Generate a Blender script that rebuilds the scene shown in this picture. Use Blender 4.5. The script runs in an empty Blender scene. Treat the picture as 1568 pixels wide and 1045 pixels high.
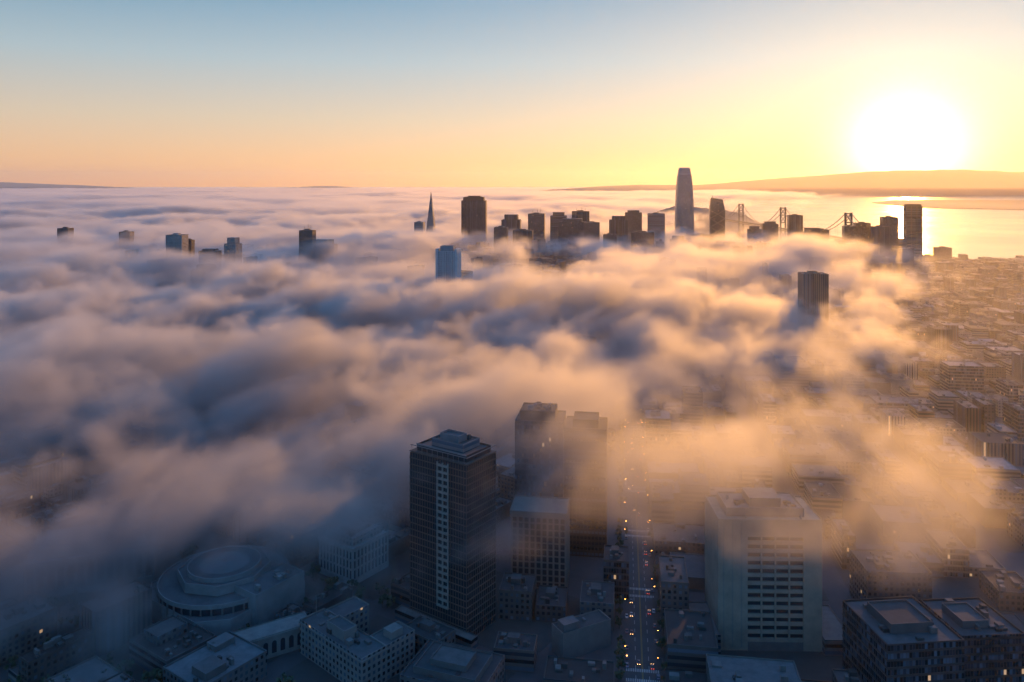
import bpy, math, random, time
import numpy as np
from mathutils import Vector
T0=time.time()
random.seed(5)
scene=bpy.context.scene
H=262.0
F=1220.0
SUN_AZ=math.radians(26.4); SUN_EL=math.radians(6.5)
# ------------------------------------------------------------------ camera
cam=bpy.data.cameras.new("camera"); co=bpy.data.objects.new("camera",cam); scene.collection.objects.link(co)
co.location=(0,0,H); co.rotation_euler=(math.radians(90),0,0)
cam.sensor_width=36; cam.lens=28.0; cam.shift_y=-(522.5-283)/1568; cam.clip_start=1; cam.clip_end=200000
scene.camera=co
scene.view_settings.view_transform='Standard'; scene.view_settings.look='None'; scene.view_settings.exposure=0
dirv=Vector((math.sin(SUN_AZ)*math.cos(SUN_EL),math.cos(SUN_AZ)*math.cos(SUN_EL),math.sin(SUN_EL)))
# ------------------------------------------------------------------ world
w=bpy.data.worlds.new("World"); scene.world=w; w.use_nodes=True
nt=w.node_tree; bg=nt.nodes['Background']; out=nt.nodes['World Output']
def NN(t,k,**kw):
    n=t.nodes.new(k)
    for a,b in kw.items(): setattr(n,a,b)
    return n
def mth(t,op,a,b=None,c=None,clamp=False):
    n=t.nodes.new('ShaderNodeMath'); n.operation=op; n.use_clamp=clamp
    for i,v in enumerate((a,b,c)):
        if v is None: continue
        if isinstance(v,(int,float)): n.inputs[i].default_value=v
        else: t.links.new(v,n.inputs[i])
    return n.outputs[0]
sky=NN(nt,'ShaderNodeTexSky',sky_type='NISHITA',sun_disc=False)
sky.sun_elevation=SUN_EL; sky.sun_rotation=SUN_AZ; sky.altitude=200; sky.dust_density=0.05; sky.air_density=1.0; sky.ozone_density=3.0
nt.links.new(sky.outputs[0],bg.inputs[0]); bg.inputs[1].default_value=0.05
tc=NN(nt,'ShaderNodeTexCoord'); nrm=NN(nt,'ShaderNodeVectorMath',operation='NORMALIZE'); nt.links.new(tc.outputs['Generated'],nrm.inputs[0])
sx=NN(nt,'ShaderNodeSeparateXYZ'); nt.links.new(nrm.outputs[0],sx.inputs[0])
def ramp(stops):
    rp=NN(nt,'ShaderNodeValToRGB'); nt.links.new(sx.outputs[2],rp.inputs[0]); el=rp.color_ramp.elements
    el[0].position=0; el[0].color=(*stops[0][1],1); el[1].position=1; el[1].color=(*stops[-1][1],1)
    for p,c in stops[1:-1]:
        e=el.new(p); e.color=(*c,1)
    return rp.outputs[0]
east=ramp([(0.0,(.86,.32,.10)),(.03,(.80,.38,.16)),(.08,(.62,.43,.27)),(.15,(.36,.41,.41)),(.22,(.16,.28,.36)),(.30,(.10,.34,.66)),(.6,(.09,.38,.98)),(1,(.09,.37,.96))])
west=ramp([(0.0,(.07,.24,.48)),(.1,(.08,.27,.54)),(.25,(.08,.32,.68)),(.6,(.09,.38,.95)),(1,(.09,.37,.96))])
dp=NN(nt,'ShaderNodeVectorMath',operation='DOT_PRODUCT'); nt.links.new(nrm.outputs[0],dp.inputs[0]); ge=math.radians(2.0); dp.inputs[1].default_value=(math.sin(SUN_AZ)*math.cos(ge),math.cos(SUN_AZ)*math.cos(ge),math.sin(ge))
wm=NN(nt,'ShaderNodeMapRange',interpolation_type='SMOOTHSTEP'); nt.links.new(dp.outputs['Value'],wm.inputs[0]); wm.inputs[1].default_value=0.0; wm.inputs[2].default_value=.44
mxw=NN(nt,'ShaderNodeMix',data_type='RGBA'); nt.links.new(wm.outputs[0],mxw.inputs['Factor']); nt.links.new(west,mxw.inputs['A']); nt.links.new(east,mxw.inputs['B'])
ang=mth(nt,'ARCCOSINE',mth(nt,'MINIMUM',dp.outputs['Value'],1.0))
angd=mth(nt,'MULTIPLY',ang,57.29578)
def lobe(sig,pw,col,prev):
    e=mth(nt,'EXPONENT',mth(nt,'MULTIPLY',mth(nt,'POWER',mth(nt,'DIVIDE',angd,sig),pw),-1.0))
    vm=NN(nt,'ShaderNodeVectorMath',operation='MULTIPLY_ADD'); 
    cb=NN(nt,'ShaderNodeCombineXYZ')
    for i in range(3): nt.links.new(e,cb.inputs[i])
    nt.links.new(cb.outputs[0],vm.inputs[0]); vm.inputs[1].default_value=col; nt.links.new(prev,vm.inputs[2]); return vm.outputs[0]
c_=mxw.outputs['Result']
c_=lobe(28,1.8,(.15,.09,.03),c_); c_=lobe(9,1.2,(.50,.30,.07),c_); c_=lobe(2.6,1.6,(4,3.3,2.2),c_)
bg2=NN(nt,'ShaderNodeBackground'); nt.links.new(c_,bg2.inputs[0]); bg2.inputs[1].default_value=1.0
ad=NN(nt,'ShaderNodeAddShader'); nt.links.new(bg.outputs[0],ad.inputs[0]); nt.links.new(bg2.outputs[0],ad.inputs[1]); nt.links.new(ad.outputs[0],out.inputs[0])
# ------------------------------------------------------------------ sun
sd=bpy.data.lights.new("sun",'SUN'); so=bpy.data.objects.new("sun",sd); scene.collection.objects.link(so)
sd.energy=5; sd.angle=math.radians(0.5); sd.color=(1.0,0.42,0.055)
so.rotation_euler=dirv.to_track_quat('Z','Y').to_euler()
# ------------------------------------------------------------------ fog
def vnoise(x,y,z,seed):
    rs=np.random.RandomState(seed); M=32
    tab=rs.rand(M,M,M).astype(np.float32)
    xi=np.floor(x).astype(np.int32); yi=np.floor(y).astype(np.int32); zi=np.floor(z).astype(np.int32)
    fx=x-xi; fy=y-yi; fz=z-zi
    fx=fx*fx*(3-2*fx); fy=fy*fy*(3-2*fy); fz=fz*fz*(3-2*fz)
    x0=xi%M; x1=(xi+1)%M; y0=yi%M; y1=(yi+1)%M; z0=zi%M; z1=(zi+1)%M
    def L(a,b,t): return a+(b-a)*t
    return L(L(L(tab[x0,y0,z0],tab[x1,y0,z0],fx),L(tab[x0,y1,z0],tab[x1,y1,z0],fx),fy),
             L(L(tab[x0,y0,z1],tab[x1,y0,z1],fx),L(tab[x0,y1,z1],tab[x1,y1,z1],fx),fy),fz)
def fbm(x,y,z,seed,oct=4,gain=0.5):
    s=0;a=1;t=0
    for i in range(oct):
        s=s+a*vnoise(x*2**i+i*7.3,y*2**i+i*3.1,z*2**i+i*5.7,seed+i); t+=a; a*=gain
    return (s/t).astype(np.float32)
cols=[0,200,400,600,700,800,900,1000,1100,1200,1300,1400,1500,1600]
rows=[(340,[0]*14),
(395,[.5,.45,.4,.2,.1,.1,.1,.3,.4,.4,.5,.6,.6,.1]),
(434,[.95,.95,.9,.7,.7,.6,.7,.7,.75,.85,.9,.9,.6,.1]),
(494,[1,1,1,.9,.85,.7,.8,.75,.75,.9,.9,.9,.5,0]),
(573,[1,1,1,.95,.85,.75,.8,.8,.6,.8,.8,.6,.2,0]),
(660,[1,1,1,.95,.95,.95,.95,.85,.4,.4,.35,.2,0,0]),
(780,[1,1,1,1,1,1,1,.9,.55,.35,.7,.3,0,0]),
(911,[1,1,1,1,1,1,1,.9,.8,.8,.9,.3,0,0]),
(1096,[1,1,1,1,1,1,1,1,1,1,.6,.1,0,0]),
(1375,[1,1,1,1,1,1,1,1,.8,.7,.6,.1,0,0]),
(1700,[1,1,1,1,.9,.9,1,1,.9,.9,.9,.2,0,0]),
(2018,[1,1,1,1,.9,.6,.5,1,1,.9,.9,.1,0,0]),
(2482,[1,1,1,1,.9,.5,.35,.6,.5,.2,0,0,0,0]),
(3000,[1,1,1,1,1,.7,.3,.3,.2,0,0,0,0,0]),
(3788,[1,1,1,1,1,1,.8,.5,0,0,0,0,0,0]),
(5140,[1,1,1,1,1,1,1,.8,0,0,0,0,0,0]),
(9800,[1,1,1,1,1,1,1,1,.5,.2,0,0,0,0]),
(24000,[1,1,1,1,1,1,1,1,1,.6,0,0,0,0]),
(60000,[1,1,1,1,1,1,1,1,1,.6,0,0,0,0])]
TU=np.array([(c-784)/F for c in cols]); TL=np.log(np.array([r[0] for r in rows],float)); TV=np.array([r[1] for r in rows],float)
def cover(x,y):
    u=x/y; l=np.log(y)
    ui=np.clip(np.interp(u,TU,np.arange(len(TU))),0,len(TU)-1.001); li=np.clip(np.interp(l,TL,np.arange(len(TL))),0,len(TL)-1.001)
    a=ui.astype(int); b=li.astype(int); fa=ui-a; fb=li-b
    return ((TV[b,a]*(1-fa)+TV[b,a+1]*fa)*(1-fb)+(TV[b+1,a]*(1-fa)+TV[b+1,a+1]*fa)*fb)
def fogmat(name,dens,g,rate):
    m=bpy.data.materials.new(name); m.use_nodes=True; t=m.node_tree; t.nodes.clear()
    o=t.nodes.new('ShaderNodeOutputMaterial'); s=t.nodes.new('ShaderNodeVolumeScatter'); a=t.nodes.new('ShaderNodeAttribute'); a.attribute_name='density'
    mu=t.nodes.new('ShaderNodeMath'); mu.operation='MULTIPLY'; mu.inputs[1].default_value=dens
    t.links.new(a.outputs['Fac'],mu.inputs[0]); t.links.new(mu.outputs[0],s.inputs['Density']); s.inputs['Anisotropy'].default_value=g; s.inputs['Color'].default_value=(1,1,1,1)
    t.links.new(s.outputs[0],o.inputs['Volume']); m.cycles.volume_step_rate=rate
    return m
def make_fog(name,lo,hi,vox,scale,mat,seed,hz,mist):
    res=[int(round((hi[i]-lo[i])/vox[i]))+1 for i in range(3)]
    ax=[np.linspace(lo[i],hi[i],res[i]).astype(np.float32) for i in range(3)]
    X,Y=np.meshgrid(ax[0],ax[1],indexing='ij')
    C=cover(X,Y).astype(np.float32)[:,:,None]
    x=X[:,:,None]/scale; y=Y[:,:,None]/scale; z=ax[2][None,None,:]/scale*1.1
    x,y,z=np.broadcast_arrays(x,y,z)
    wx=vnoise(x*1.5,y*1.5,z*1.5,seed+50)-.5; wy=vnoise(x*1.5+9,y*1.5,z*1.5,seed+51)-.5
    n=fbm(x+wx*1.1,y+wy*1.1,z+wx*.7,seed,5,.66)
    big=vnoise(x*.28,y*.28,z*0,seed+77)
    Z=ax[2][None,None,:]
    zc=70+(big-.5)*56
    vz=((Z-zc)/hz)
    Yb=Y[:,:,None]; U=(X/Y)[:,:,None]
    ff=np.clip((Yb-550)/400,0,1)
    vz=np.where(vz<0,vz*(1-0.7*ff*np.clip((C-.6)/.4,0,1)),vz)
    q=(C-.55)*1.4+(n-.5)*6.2-vz*vz*.9+.05
    d=np.clip(q/.8,0,1)*np.clip(C*6,0,1)
    # the fog thins to torn wisps on the sunward side of the bank
    thin=np.clip((U+.08)/.2,0,1)*np.clip((1250-Yb)/450,0,1)
    d=d*(1-.55*thin)
    base=mist*np.clip((125-Z)/60,0,1)*np.clip((Yb-350)/600,.15,1)*(1+.9*np.clip((U-.12)/.25,0,1))+.0021
    d=np.maximum(d,base).astype(np.float32)
    me=bpy.data.meshes.new(name); me.vertices.add(d.size); at=me.attributes.new('dens','FLOAT','POINT'); at.data.foreach_set('value',d.ravel())
    ob=bpy.data.objects.new(name,me); scene.collection.objects.link(ob)
    g=bpy.data.node_groups.new(name,'GeometryNodeTree'); g.interface.new_socket('Geometry',in_out='INPUT',socket_type='NodeSocketGeometry'); g.interface.new_socket('Geometry',in_out='OUTPUT',socket_type='NodeSocketGeometry')
    N=g.nodes.new; Lk=g.links.new
    gi=N('NodeGroupInput'); go=N('NodeGroupOutput'); vc=N('GeometryNodeVolumeCube'); sm=N('GeometryNodeSetMaterial'); si=N('GeometryNodeSampleIndex'); na=N('GeometryNodeInputNamedAttribute'); pos=N('GeometryNodeInputPosition'); sep=N('ShaderNodeSeparateXYZ')
    na.data_type='FLOAT'; na.inputs['Name'].default_value='dens'; si.data_type='FLOAT'; si.domain='POINT'; si.clamp=True
    Lk(gi.outputs[0],si.inputs['Geometry']); Lk(na.outputs[0],si.inputs['Value']); Lk(pos.outputs[0],sep.inputs[0])
    idx=[]
    for i in range(3):
        mr=N('ShaderNodeMapRange'); mr.inputs[1].default_value=lo[i]; mr.inputs[2].default_value=hi[i]; mr.inputs[3].default_value=0; mr.inputs[4].default_value=res[i]-1
        Lk(sep.outputs[i],mr.inputs[0]); r=N('ShaderNodeMath'); r.operation='ROUND'; Lk(mr.outputs[0],r.inputs[0]); idx.append(r)
    def ma(a,mul,b):
        n_=N('ShaderNodeMath'); n_.operation='MULTIPLY_ADD'; Lk(a.outputs[0],n_.inputs[0]); n_.inputs[1].default_value=mul; Lk(b.outputs[0],n_.inputs[2]); return n_
    i1=ma(idx[0],res[1],idx[1]); i2=ma(i1,res[2],idx[2])
    Lk(i2.outputs[0],si.inputs['Index']); Lk(si.outputs[0],vc.inputs['Density'])
    vc.inputs['Min'].default_value=lo; vc.inputs['Max'].default_value=hi
    for k,i in (('Resolution X',0),('Resolution Y',1),('Resolution Z',2)): vc.inputs[k].default_value=res[i]
    sm.inputs['Material'].default_value=mat; Lk(vc.outputs[0],sm.inputs[0]); Lk(sm.outputs[0],go.inputs[0])
    md=ob.modifiers.new('fog','NODES'); md.node_group=g
    return ob
make_fog('fog_bank',(-1000,335,3),(950,1500,148),(6,6,5),58,fogmat('fog_near',.021,.56,5),3,32,.006)
make_fog('fog_bank.001',(-2900,1500,3),(2700,5000,165),(18,18,8),115,fogmat('fog_mid',.012,.54,5),13,36,.009)
make_fog('fog_bank.002',(-20000,5000,3),(6000,40000,190),(110,120,14),480,fogmat('fog_far',.005,.5,5),23,45,.006)

# ------------------------------------------------------------------ materials
def facade(name,bay,sto,wu,wv,glass=(.02,.027,.035),rough=.12,lit=.004,wr=.8,metal=0.0):
    m=bpy.data.materials.new(name); m.use_nodes=True; t=m.node_tree; b=t.nodes['Principled BSDF']; L=t.links.new
    uv=NN(t,'ShaderNodeUVMap'); uv.uv_map='UVMap'; s=NN(t,'ShaderNodeSeparateXYZ'); L(uv.outputs[0],s.inputs[0])
    a=mth(t,'DIVIDE',s.outputs[0],bay); c=mth(t,'DIVIDE',s.outputs[1],sto)
    fa=mth(t,'ABSOLUTE',mth(t,'SUBTRACT',mth(t,'FRACT',a),.5)); fb=mth(t,'ABSOLUTE',mth(t,'SUBTRACT',mth(t,'FRACT',c),.5))
    ins=mth(t,'MULTIPLY',mth(t,'LESS_THAN',fa,wu/2),mth(t,'LESS_THAN',fb,wv/2))
    cb=NN(t,'ShaderNodeCombineXYZ'); L(mth(t,'FLOOR',a),cb.inputs[0]); L(mth(t,'FLOOR',c),cb.inputs[1])
    wn=NN(t,'ShaderNodeTexWhiteNoise',noise_dimensions='2D'); L(cb.outputs[0],wn.inputs['Vector'])
    at=NN(t,'ShaderNodeAttribute'); at.attribute_name='tint'
    no=NN(t,'ShaderNodeTexNoise'); no.inputs['Scale'].default_value=.12; no.inputs['Detail'].default_value=5
    geo=NN(t,'ShaderNodeNewGeometry'); L(geo.outputs['Position'],no.inputs['Vector'])
    k=mth(t,'MULTIPLY_ADD',no.outputs['Fac'],.7,.62)
    wc=NN(t,'ShaderNodeVectorMath',operation='SCALE'); L(at.outputs['Color'],wc.inputs[0]); L(k,wc.inputs['Scale'])
    gk=mth(t,'MULTIPLY_ADD',mth(t,'POWER',wn.outputs['Value'],3),4.0,.5)
    gc=NN(t,'ShaderNodeVectorMath',operation='SCALE'); gc.inputs[0].default_value=glass; L(gk,gc.inputs['Scale'])
    mx=NN(t,'ShaderNodeMix',data_type='RGBA'); L(ins,mx.inputs['Factor']); L(wc.outputs[0],mx.inputs['A']); L(gc.outputs[0],mx.inputs['B'])
    L(mx.outputs['Result'],b.inputs['Base Color'])
    L(mth(t,'MULTIPLY_ADD',ins,rough-wr,wr),b.inputs['Roughness']); b.inputs['Metallic'].default_value=metal
    le=mth(t,'MULTIPLY',ins,mth(t,'GREATER_THAN',wn.outputs['Value'],1-lit))
    L(mth(t,'MULTIPLY',le,.5),b.inputs['Emission Strength']); b.inputs['Emission Color'].default_value=(1,.6,.25,1)
    return m
def plain(name,rough=.85,scale=.15,amt=.5,col=None,metal=0):
    m=bpy.data.materials.new(name); m.use_nodes=True; t=m.node_tree; b=t.nodes['Principled BSDF']; L=t.links.new
    no=NN(t,'ShaderNodeTexNoise'); no.inputs['Scale'].default_value=scale; no.inputs['Detail'].default_value=7; no.inputs['Roughness'].default_value=.65
    geo=NN(t,'ShaderNodeNewGeometry'); L(geo.outputs['Position'],no.inputs['Vector'])
    k=mth(t,'MULTIPLY_ADD',no.outputs['Fac'],amt*2,1-amt)
    wc=NN(t,'ShaderNodeVectorMath',operation='SCALE'); L(k,wc.inputs['Scale'])
    if col is None:
        at=NN(t,'ShaderNodeAttribute'); at.attribute_name='tint'; L(at.outputs['Color'],wc.inputs[0])
    else: wc.inputs[0].default_value=col
    L(wc.outputs[0],b.inputs['Base Color']); b.inputs['Roughness'].default_value=rough; b.inputs['Metallic'].default_value=metal
    return m
M_STD=facade('wall_windows',3.2,3.4,.5,.52)
M_CUR=facade('wall_curtain',1.6,3.9,.86,.66,wr=.4)
M_VER=facade('wall_vertical',3.0,400,.5,1.1)
M_HOR=facade('wall_bands',400,3.8,1.1,.5)
M_PL=plain('wall_plain'); M_ROOF=plain('roof_surface',.9,.2,.7); M_GLASS=plain('dark_glass',.1,.05,.3,(.02,.027,.035)); M_MET=plain('metal_grey',.5,.3,.3,(.12,.12,.12),.4)
MATS=[M_STD,M_CUR,M_VER,M_HOR,M_PL,M_ROOF,M_GLASS,M_MET]
STD,CUR,VER,HOR,PL,RF,GL,ME=range(8)
DIM=.2   # city colours darkened below natural tone, standing in for shade under the fog
class MB:
    def __init__(s): s.v=[];s.f=[];s.uv=[];s.mi=[];s.ti=[]
    def face(s,pts,mat,tint,uv=None):
        n=len(s.v); s.v+=pts; s.f.append(tuple(range(n,n+len(pts)))); s.mi.append(mat)
        s.uv+= uv if uv else [(p[0],p[1]) for p in pts]; s.ti+=[tint]*len(pts)
    def prism(s,poly,z0,z1,mat,tint,roof=RF,rt=None,top=None,par=0,bottom=False):
        tp=top or poly; n=len(poly); u=random.randint(0,40)*3.2
        for i in range(n):
            a=poly[i]; b=poly[(i+1)%n]; a2=tp[i]; b2=tp[(i+1)%n]; l=math.hypot(b[0]-a[0],b[1]-a[1])
            s.face([(a[0],a[1],z0),(b[0],b[1],z0),(b2[0],b2[1],z1),(a2[0],a2[1],z1)],mat,tint,[(u,z0),(u+l,z0),(u+l,z1),(u,z1)]); u+=l
        rt=rt or tint
        if par>0:
            cx=sum(p[0] for p in tp)/n; cy=sum(p[1] for p in tp)/n
            r=max(math.hypot(p[0]-cx,p[1]-cy) for p in tp); k=max(.5,1-.55/r)
            inn=[(cx+(p[0]-cx)*k,cy+(p[1]-cy)*k) for p in tp]
            for i in range(n):
                j=(i+1)%n
                s.face([(tp[i][0],tp[i][1],z1),(tp[j][0],tp[j][1],z1),(inn[j][0],inn[j][1],z1),(inn[i][0],inn[i][1],z1)],PL,tint)
                s.face([(inn[i][0],inn[i][1],z1),(inn[j][0],inn[j][1],z1),(inn[j][0],inn[j][1],z1-par),(inn[i][0],inn[i][1],z1-par)],PL,tint)
            s.face([(p[0],p[1],z1-par) for p in inn],roof,rt)
        else: s.face([(p[0],p[1],z1) for p in tp],roof,rt)
        if bottom: s.face([(p[0],p[1],z0) for p in reversed(poly)],PL,tint)
    def build(s,name,loc=(0,0,0),dim=DIM):
        me=bpy.data.meshes.new(name); me.from_pydata(s.v,[],s.f)
        for m in MATS: me.materials.append(m)
        me.polygons.foreach_set('material_index',s.mi)
        ul=me.uv_layers.new(name='UVMap'); ul.data.foreach_set('uv',np.array(s.uv,dtype=np.float32).ravel())
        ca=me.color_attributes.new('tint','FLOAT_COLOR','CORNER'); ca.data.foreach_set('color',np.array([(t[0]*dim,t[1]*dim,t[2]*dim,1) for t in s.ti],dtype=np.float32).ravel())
        ob=bpy.data.objects.new(name,me); scene.collection.objects.link(ob); ob.location=loc
        return ob
class Fr:  # local frame: origin + rotation clockwise from +Y; (s right, t forward)
    def __init__(s,x,y,deg): s.x=x;s.y=y;a=math.radians(deg);s.f=(math.sin(a),math.cos(a));s.r=(math.cos(a),-math.sin(a))
    def p(s,a,b): return (s.x+s.r[0]*a+s.f[0]*b, s.y+s.r[1]*a+s.f[1]*b)
    def inv(s,x,y): dx=x-s.x;dy=y-s.y; return dx*s.r[0]+dy*s.r[1],dx*s.f[0]+dy*s.f[1]
    def rect(s,a0,a1,b0,b1): return [s.p(a0,b0),s.p(a1,b0),s.p(a1,b1),s.p(a0,b1)]
def bxr(mb,fr,a0,a1,b0,b1,z0,z1,mat=PL,tint=(.3,.3,.3),**k): mb.prism(fr.rect(a0,a1,b0,b1),z0,z1,mat,tint,**k)
def ngon(cx,cy,r,n,ph=0,ry=None): return [(cx+r*math.cos(ph+2*math.pi*i/n),cy+(ry or r)*math.sin(ph+2*math.pi*i/n)) for i in range(n)]
def clutter(mb,fr,a0,a1,b0,b1,z,n,big=6):
    for _ in range(n):
        w_=random.uniform(1.2,big); d_=random.uniform(1.2,big); h_=random.uniform(.8,3.2)
        if a1-a0<w_+2 or b1-b0<d_+2: continue
        a=random.uniform(a0+1,a1-w_-1); b=random.uniform(b0+1,b1-d_-1); g=random.uniform(.08,.5)
        bxr(mb,fr,a,a+w_,b,b+d_,z,z+h_,PL,(g,g,g*.97))
# ------------------------------------------------------------------ water, ground, far land
def sheet(name,poly,z,mat):
    me=bpy.data.meshes.new(name); me.from_pydata([(p[0],p[1],z) for p in poly],[],[tuple(range(len(poly)))]); ob=bpy.data.objects.new(name,me); scene.collection.objects.link(ob); me.materials.append(mat); return ob
mw=bpy.data.materials.new('bay_water'); mw.use_nodes=True; t=mw.node_tree; b=t.nodes['Principled BSDF']; b.inputs['Base Color'].default_value=(.03,.045,.05,1); b.inputs['Roughness'].default_value=.16; b.inputs['IOR'].default_value=1.33
geo=NN(t,'ShaderNodeNewGeometry'); no=NN(t,'ShaderNodeTexNoise'); no.inputs['Scale'].default_value=.03; no.inputs['Detail'].default_value=6; bp=NN(t,'ShaderNodeBump'); bp.inputs['Strength'].default_value=.25; bp.inputs['Distance'].default_value=2
t.links.new(geo.outputs['Position'],no.inputs['Vector']); t.links.new(no.outputs['Fac'],bp.inputs['Height']); t.links.new(bp.outputs[0],b.inputs['Normal'])
n2=NN(t,'ShaderNodeTexNoise'); n2.inputs['Scale'].default_value=.0012; n2.inputs['Detail'].default_value=3; t.links.new(geo.outputs['Position'],n2.inputs['Vector']); t.links.new(mth(t,'MULTIPLY_ADD',n2.outputs['Fac'],.25,.05),b.inputs['Roughness'])
S=90000
sheet('bay_water',[(-S,-S),(S,-S),(S,S),(-S,S)],-3,mw)
M_ASPH=plain('asphalt',.85,.08,.5,(.04,.04,.042))
mb=MB(); mb.prism([(-6000,-600),(3200,-600),(2600,2450),(1720,2660),(1400,2690),(1180,2760),(900,3250),(300,3600),(-1500,3900),(-6000,3500)],-6,0,PL,(.15,.14,.13))
gob=mb.build('ground'); gob.data.materials[RF]=M_ASPH
M_LAND=plain('distant_land',.95,.002,.4,(.10,.09,.07))
mb=MB(); mb.prism([(4600,9100),(5900,7600),(8200,6900),(12000,7000),(12000,13500),(6500,13500),(5200,11500)],-5,4,PL,(.1,.09,.07)); o=mb.build('shore_land'); o.data.materials[RF]=M_LAND
def ridge(name,x0,x1,yc,depth,hf,nx,ny,seed):
    vs=[];fs=[]
    for j in range(ny):
        for i in range(nx):
            fx=i/(nx-1); fy=j/(ny-1); x=x0+(x1-x0)*fx; y=yc-depth/2+depth*fy
            k=float(fbm(np.array([fx*9.]),np.array([fy*3.+2]),np.array([.5]),seed,4)[0])
            z=hf(fx)*math.sin(math.pi*fy)*(0.75+.5*k)
            vs.append((x,y,-5+z))
    for j in range(ny-1):
        for i in range(nx-1): a=j*nx+i; fs.append((a,a+1,a+nx+1,a+nx))
    me=bpy.data.meshes.new(name); me.from_pydata(vs,[],fs); me.materials.append(M_LAND)
    for p in me.polygons: p.use_smooth=True
    ob=bpy.data.objects.new(name,me); scene.collection.objects.link(ob)
sm=lambda a,b,x: (lambda t:t*t*(3-2*t))(min(1,max(0,(x-a)/(b-a))))
ridge('east_bay_hills',-3000,19000,22000,5000,lambda f:240*sm(.05,.3,f)+430*sm(.34,.62,f),160,12,31)
ridge('north_hills',-26000,-5000,33000,6000,lambda f:350*(.6+.4*math.sin(f*7+.3))*sm(0,.1,f)*(1-sm(.85,1,f)),120,8,37)
def mound(name,cx,cy,rx,ry,h,seed,n=48):
    vs=[];fs=[]
    for j in range(n):
        for i in range(n):
            a=i/(n-1)*2-1; b_=j/(n-1)*2-1; r=math.hypot(a,b_)
            k=float(fbm(np.array([a*3+5.]),np.array([b_*3+5.]),np.array([.5]),seed,4)[0])
            vs.append((cx+a*rx,cy+b_*ry,-6+h*max(0,1-r*r)**.8*(.5+k)))
    for j in range(n-1):
        for i in range(n-1): q=j*n+i; fs.append((q,q+1,q+n+1,q+n))
    me=bpy.data.meshes.new(name); me.from_pydata(vs,[],fs); me.materials.append(M_LAND)
    for p in me.polygons: p.use_smooth=True
    ob=bpy.data.objects.new(name,me); scene.collection.objects.link(ob)
mound('island_hill',1180,5150,430,500,118,41)
# ------------------------------------------------------------------ bay bridge
def tube(mb,a,b,r):
    a=Vector(a);b=Vector(b);d=(b-a).normalized(); up=Vector((0,0,1)) if abs(d.z)<.95 else Vector((1,0,0)); s_=d.cross(up).normalized()*r; q=s_.cross(d)
    R=[s_+q,s_-q,-s_-q,-s_+q]
    for i in range(4):
        j=(i+1)%4; mb.face([tuple(a+R[i]),tuple(a+R[j]),tuple(b+R[j]),tuple(b+R[i])],ME,(.3,.3,.3))
mb=MB(); BX=1225; ty=[2900,3600,4260]; ends=[2560]+ty+[4660]
for y in ty:
    for dx in (-11,11):
        bxr(mb,Fr(BX,y,0),dx-2.6,dx+2.6,-4,4,-4,160,PL,(.22,.22,.21))
    for z in (12,52,88,122,154): bxr(mb,Fr(BX,y,0),-9,9,-2.5,2.5,z,z+4,PL,(.22,.22,.21),bottom=True)
    for z0,z1 in ((16,52),(92,122),(126,154)):
        tube(mb,(BX-9,y,z0),(BX+9,y,z1),1.2); tube(mb,(BX+9,y,z0),(BX-9,y,z1),1.2)
    bxr(mb,Fr(BX,y,0),-20,20,-14,14,-4,8,PL,(.25,.25,.24))
bxr(mb,Fr(BX,2400,0),-9,9,0,2700,62,66,PL,(.12,.12,.12),bottom=True); bxr(mb,Fr(BX,2400,0),-9,9,0,2700,54,56,PL,(.12,.12,.12),bottom=True)
for k in range(0,2700,24):
    for dx in (-9.2,9.2): tube(mb,(BX+dx,2400+k,56),(BX+dx,2412+k,62),.6); tube(mb,(BX+dx,2412+k,62),(BX+dx,2424+k,56),.6)
for i in range(4):
    y0,y1=ends[i],ends[i+1]; z0=66 if i==0 else 158; z1=66 if i==3 else 158
    for dx in (-10.5,10.5):
        pr=None
        for k in range(21):
            f=k/20; z=z0+(z1-z0)*f
            z-= (88 if 0<i<3 else 22)*4*f*(1-f)
            p=(BX+dx,y0+(y1-y0)*f,z)
            if pr: tube(mb,pr,p,.9)
            if k%2==0 and z>70: tube(mb,p,(p[0],p[1],66),.22)
            pr=p
for y in (2480,2600,2720): bxr(mb,Fr(BX,y,0),-8,8,-4,4,-4,54,PL,(.3,.3,.29))
mb.build('suspension_bridge')
# ------------------------------------------------------------------ skyline
def X(u,D): return u/F*D
GRY=(.2,.2,.2)
def tower(name,u,D,wd,top,dp=None,rot=8,mat=CUR,tint=(.16,.15,.15),crown=1,z0=0):
    fr=Fr(X(u,D),D,rot); dp=dp or wd; mb=MB(); a=wd/2; b=dp
    h1=top*random.uniform(.88,.96) if crown==2 else top
    bxr(mb,fr,-a,a,0,b,z0,h1,mat,tint,par=1.2,rt=GRY)
    if crown==2:
        bxr(mb,fr,-a*.72,a*.72,b*.14,b*.86,h1-1.2,top,mat,tint,rt=GRY)
    if crown>=1:
        clutter(mb,fr,-a*.8,a*.8,b*.1,b*.9,h1-1.2,5,wd*.3)
        bxr(mb,fr,-a*.4,a*.3,b*.35,b*.65,h1-1.2,h1+3.5,PL,tint)
    if crown==3:
        for k in (-.5,.1,.5): tube(mb,(*fr.p(a*k,b/2),top),(*fr.p(a*k,b/2),top+random.uniform(9,18)),.5)
    for sx in (-a,a):
        bxr(mb,fr,sx-.8,sx+.8,-.8,.8,z0,h1+.02,PL,tint)
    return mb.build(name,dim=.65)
DK=(.07,.055,.05); BR=(.12,.09,.08); LT=(.38,.34,.31)
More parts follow.
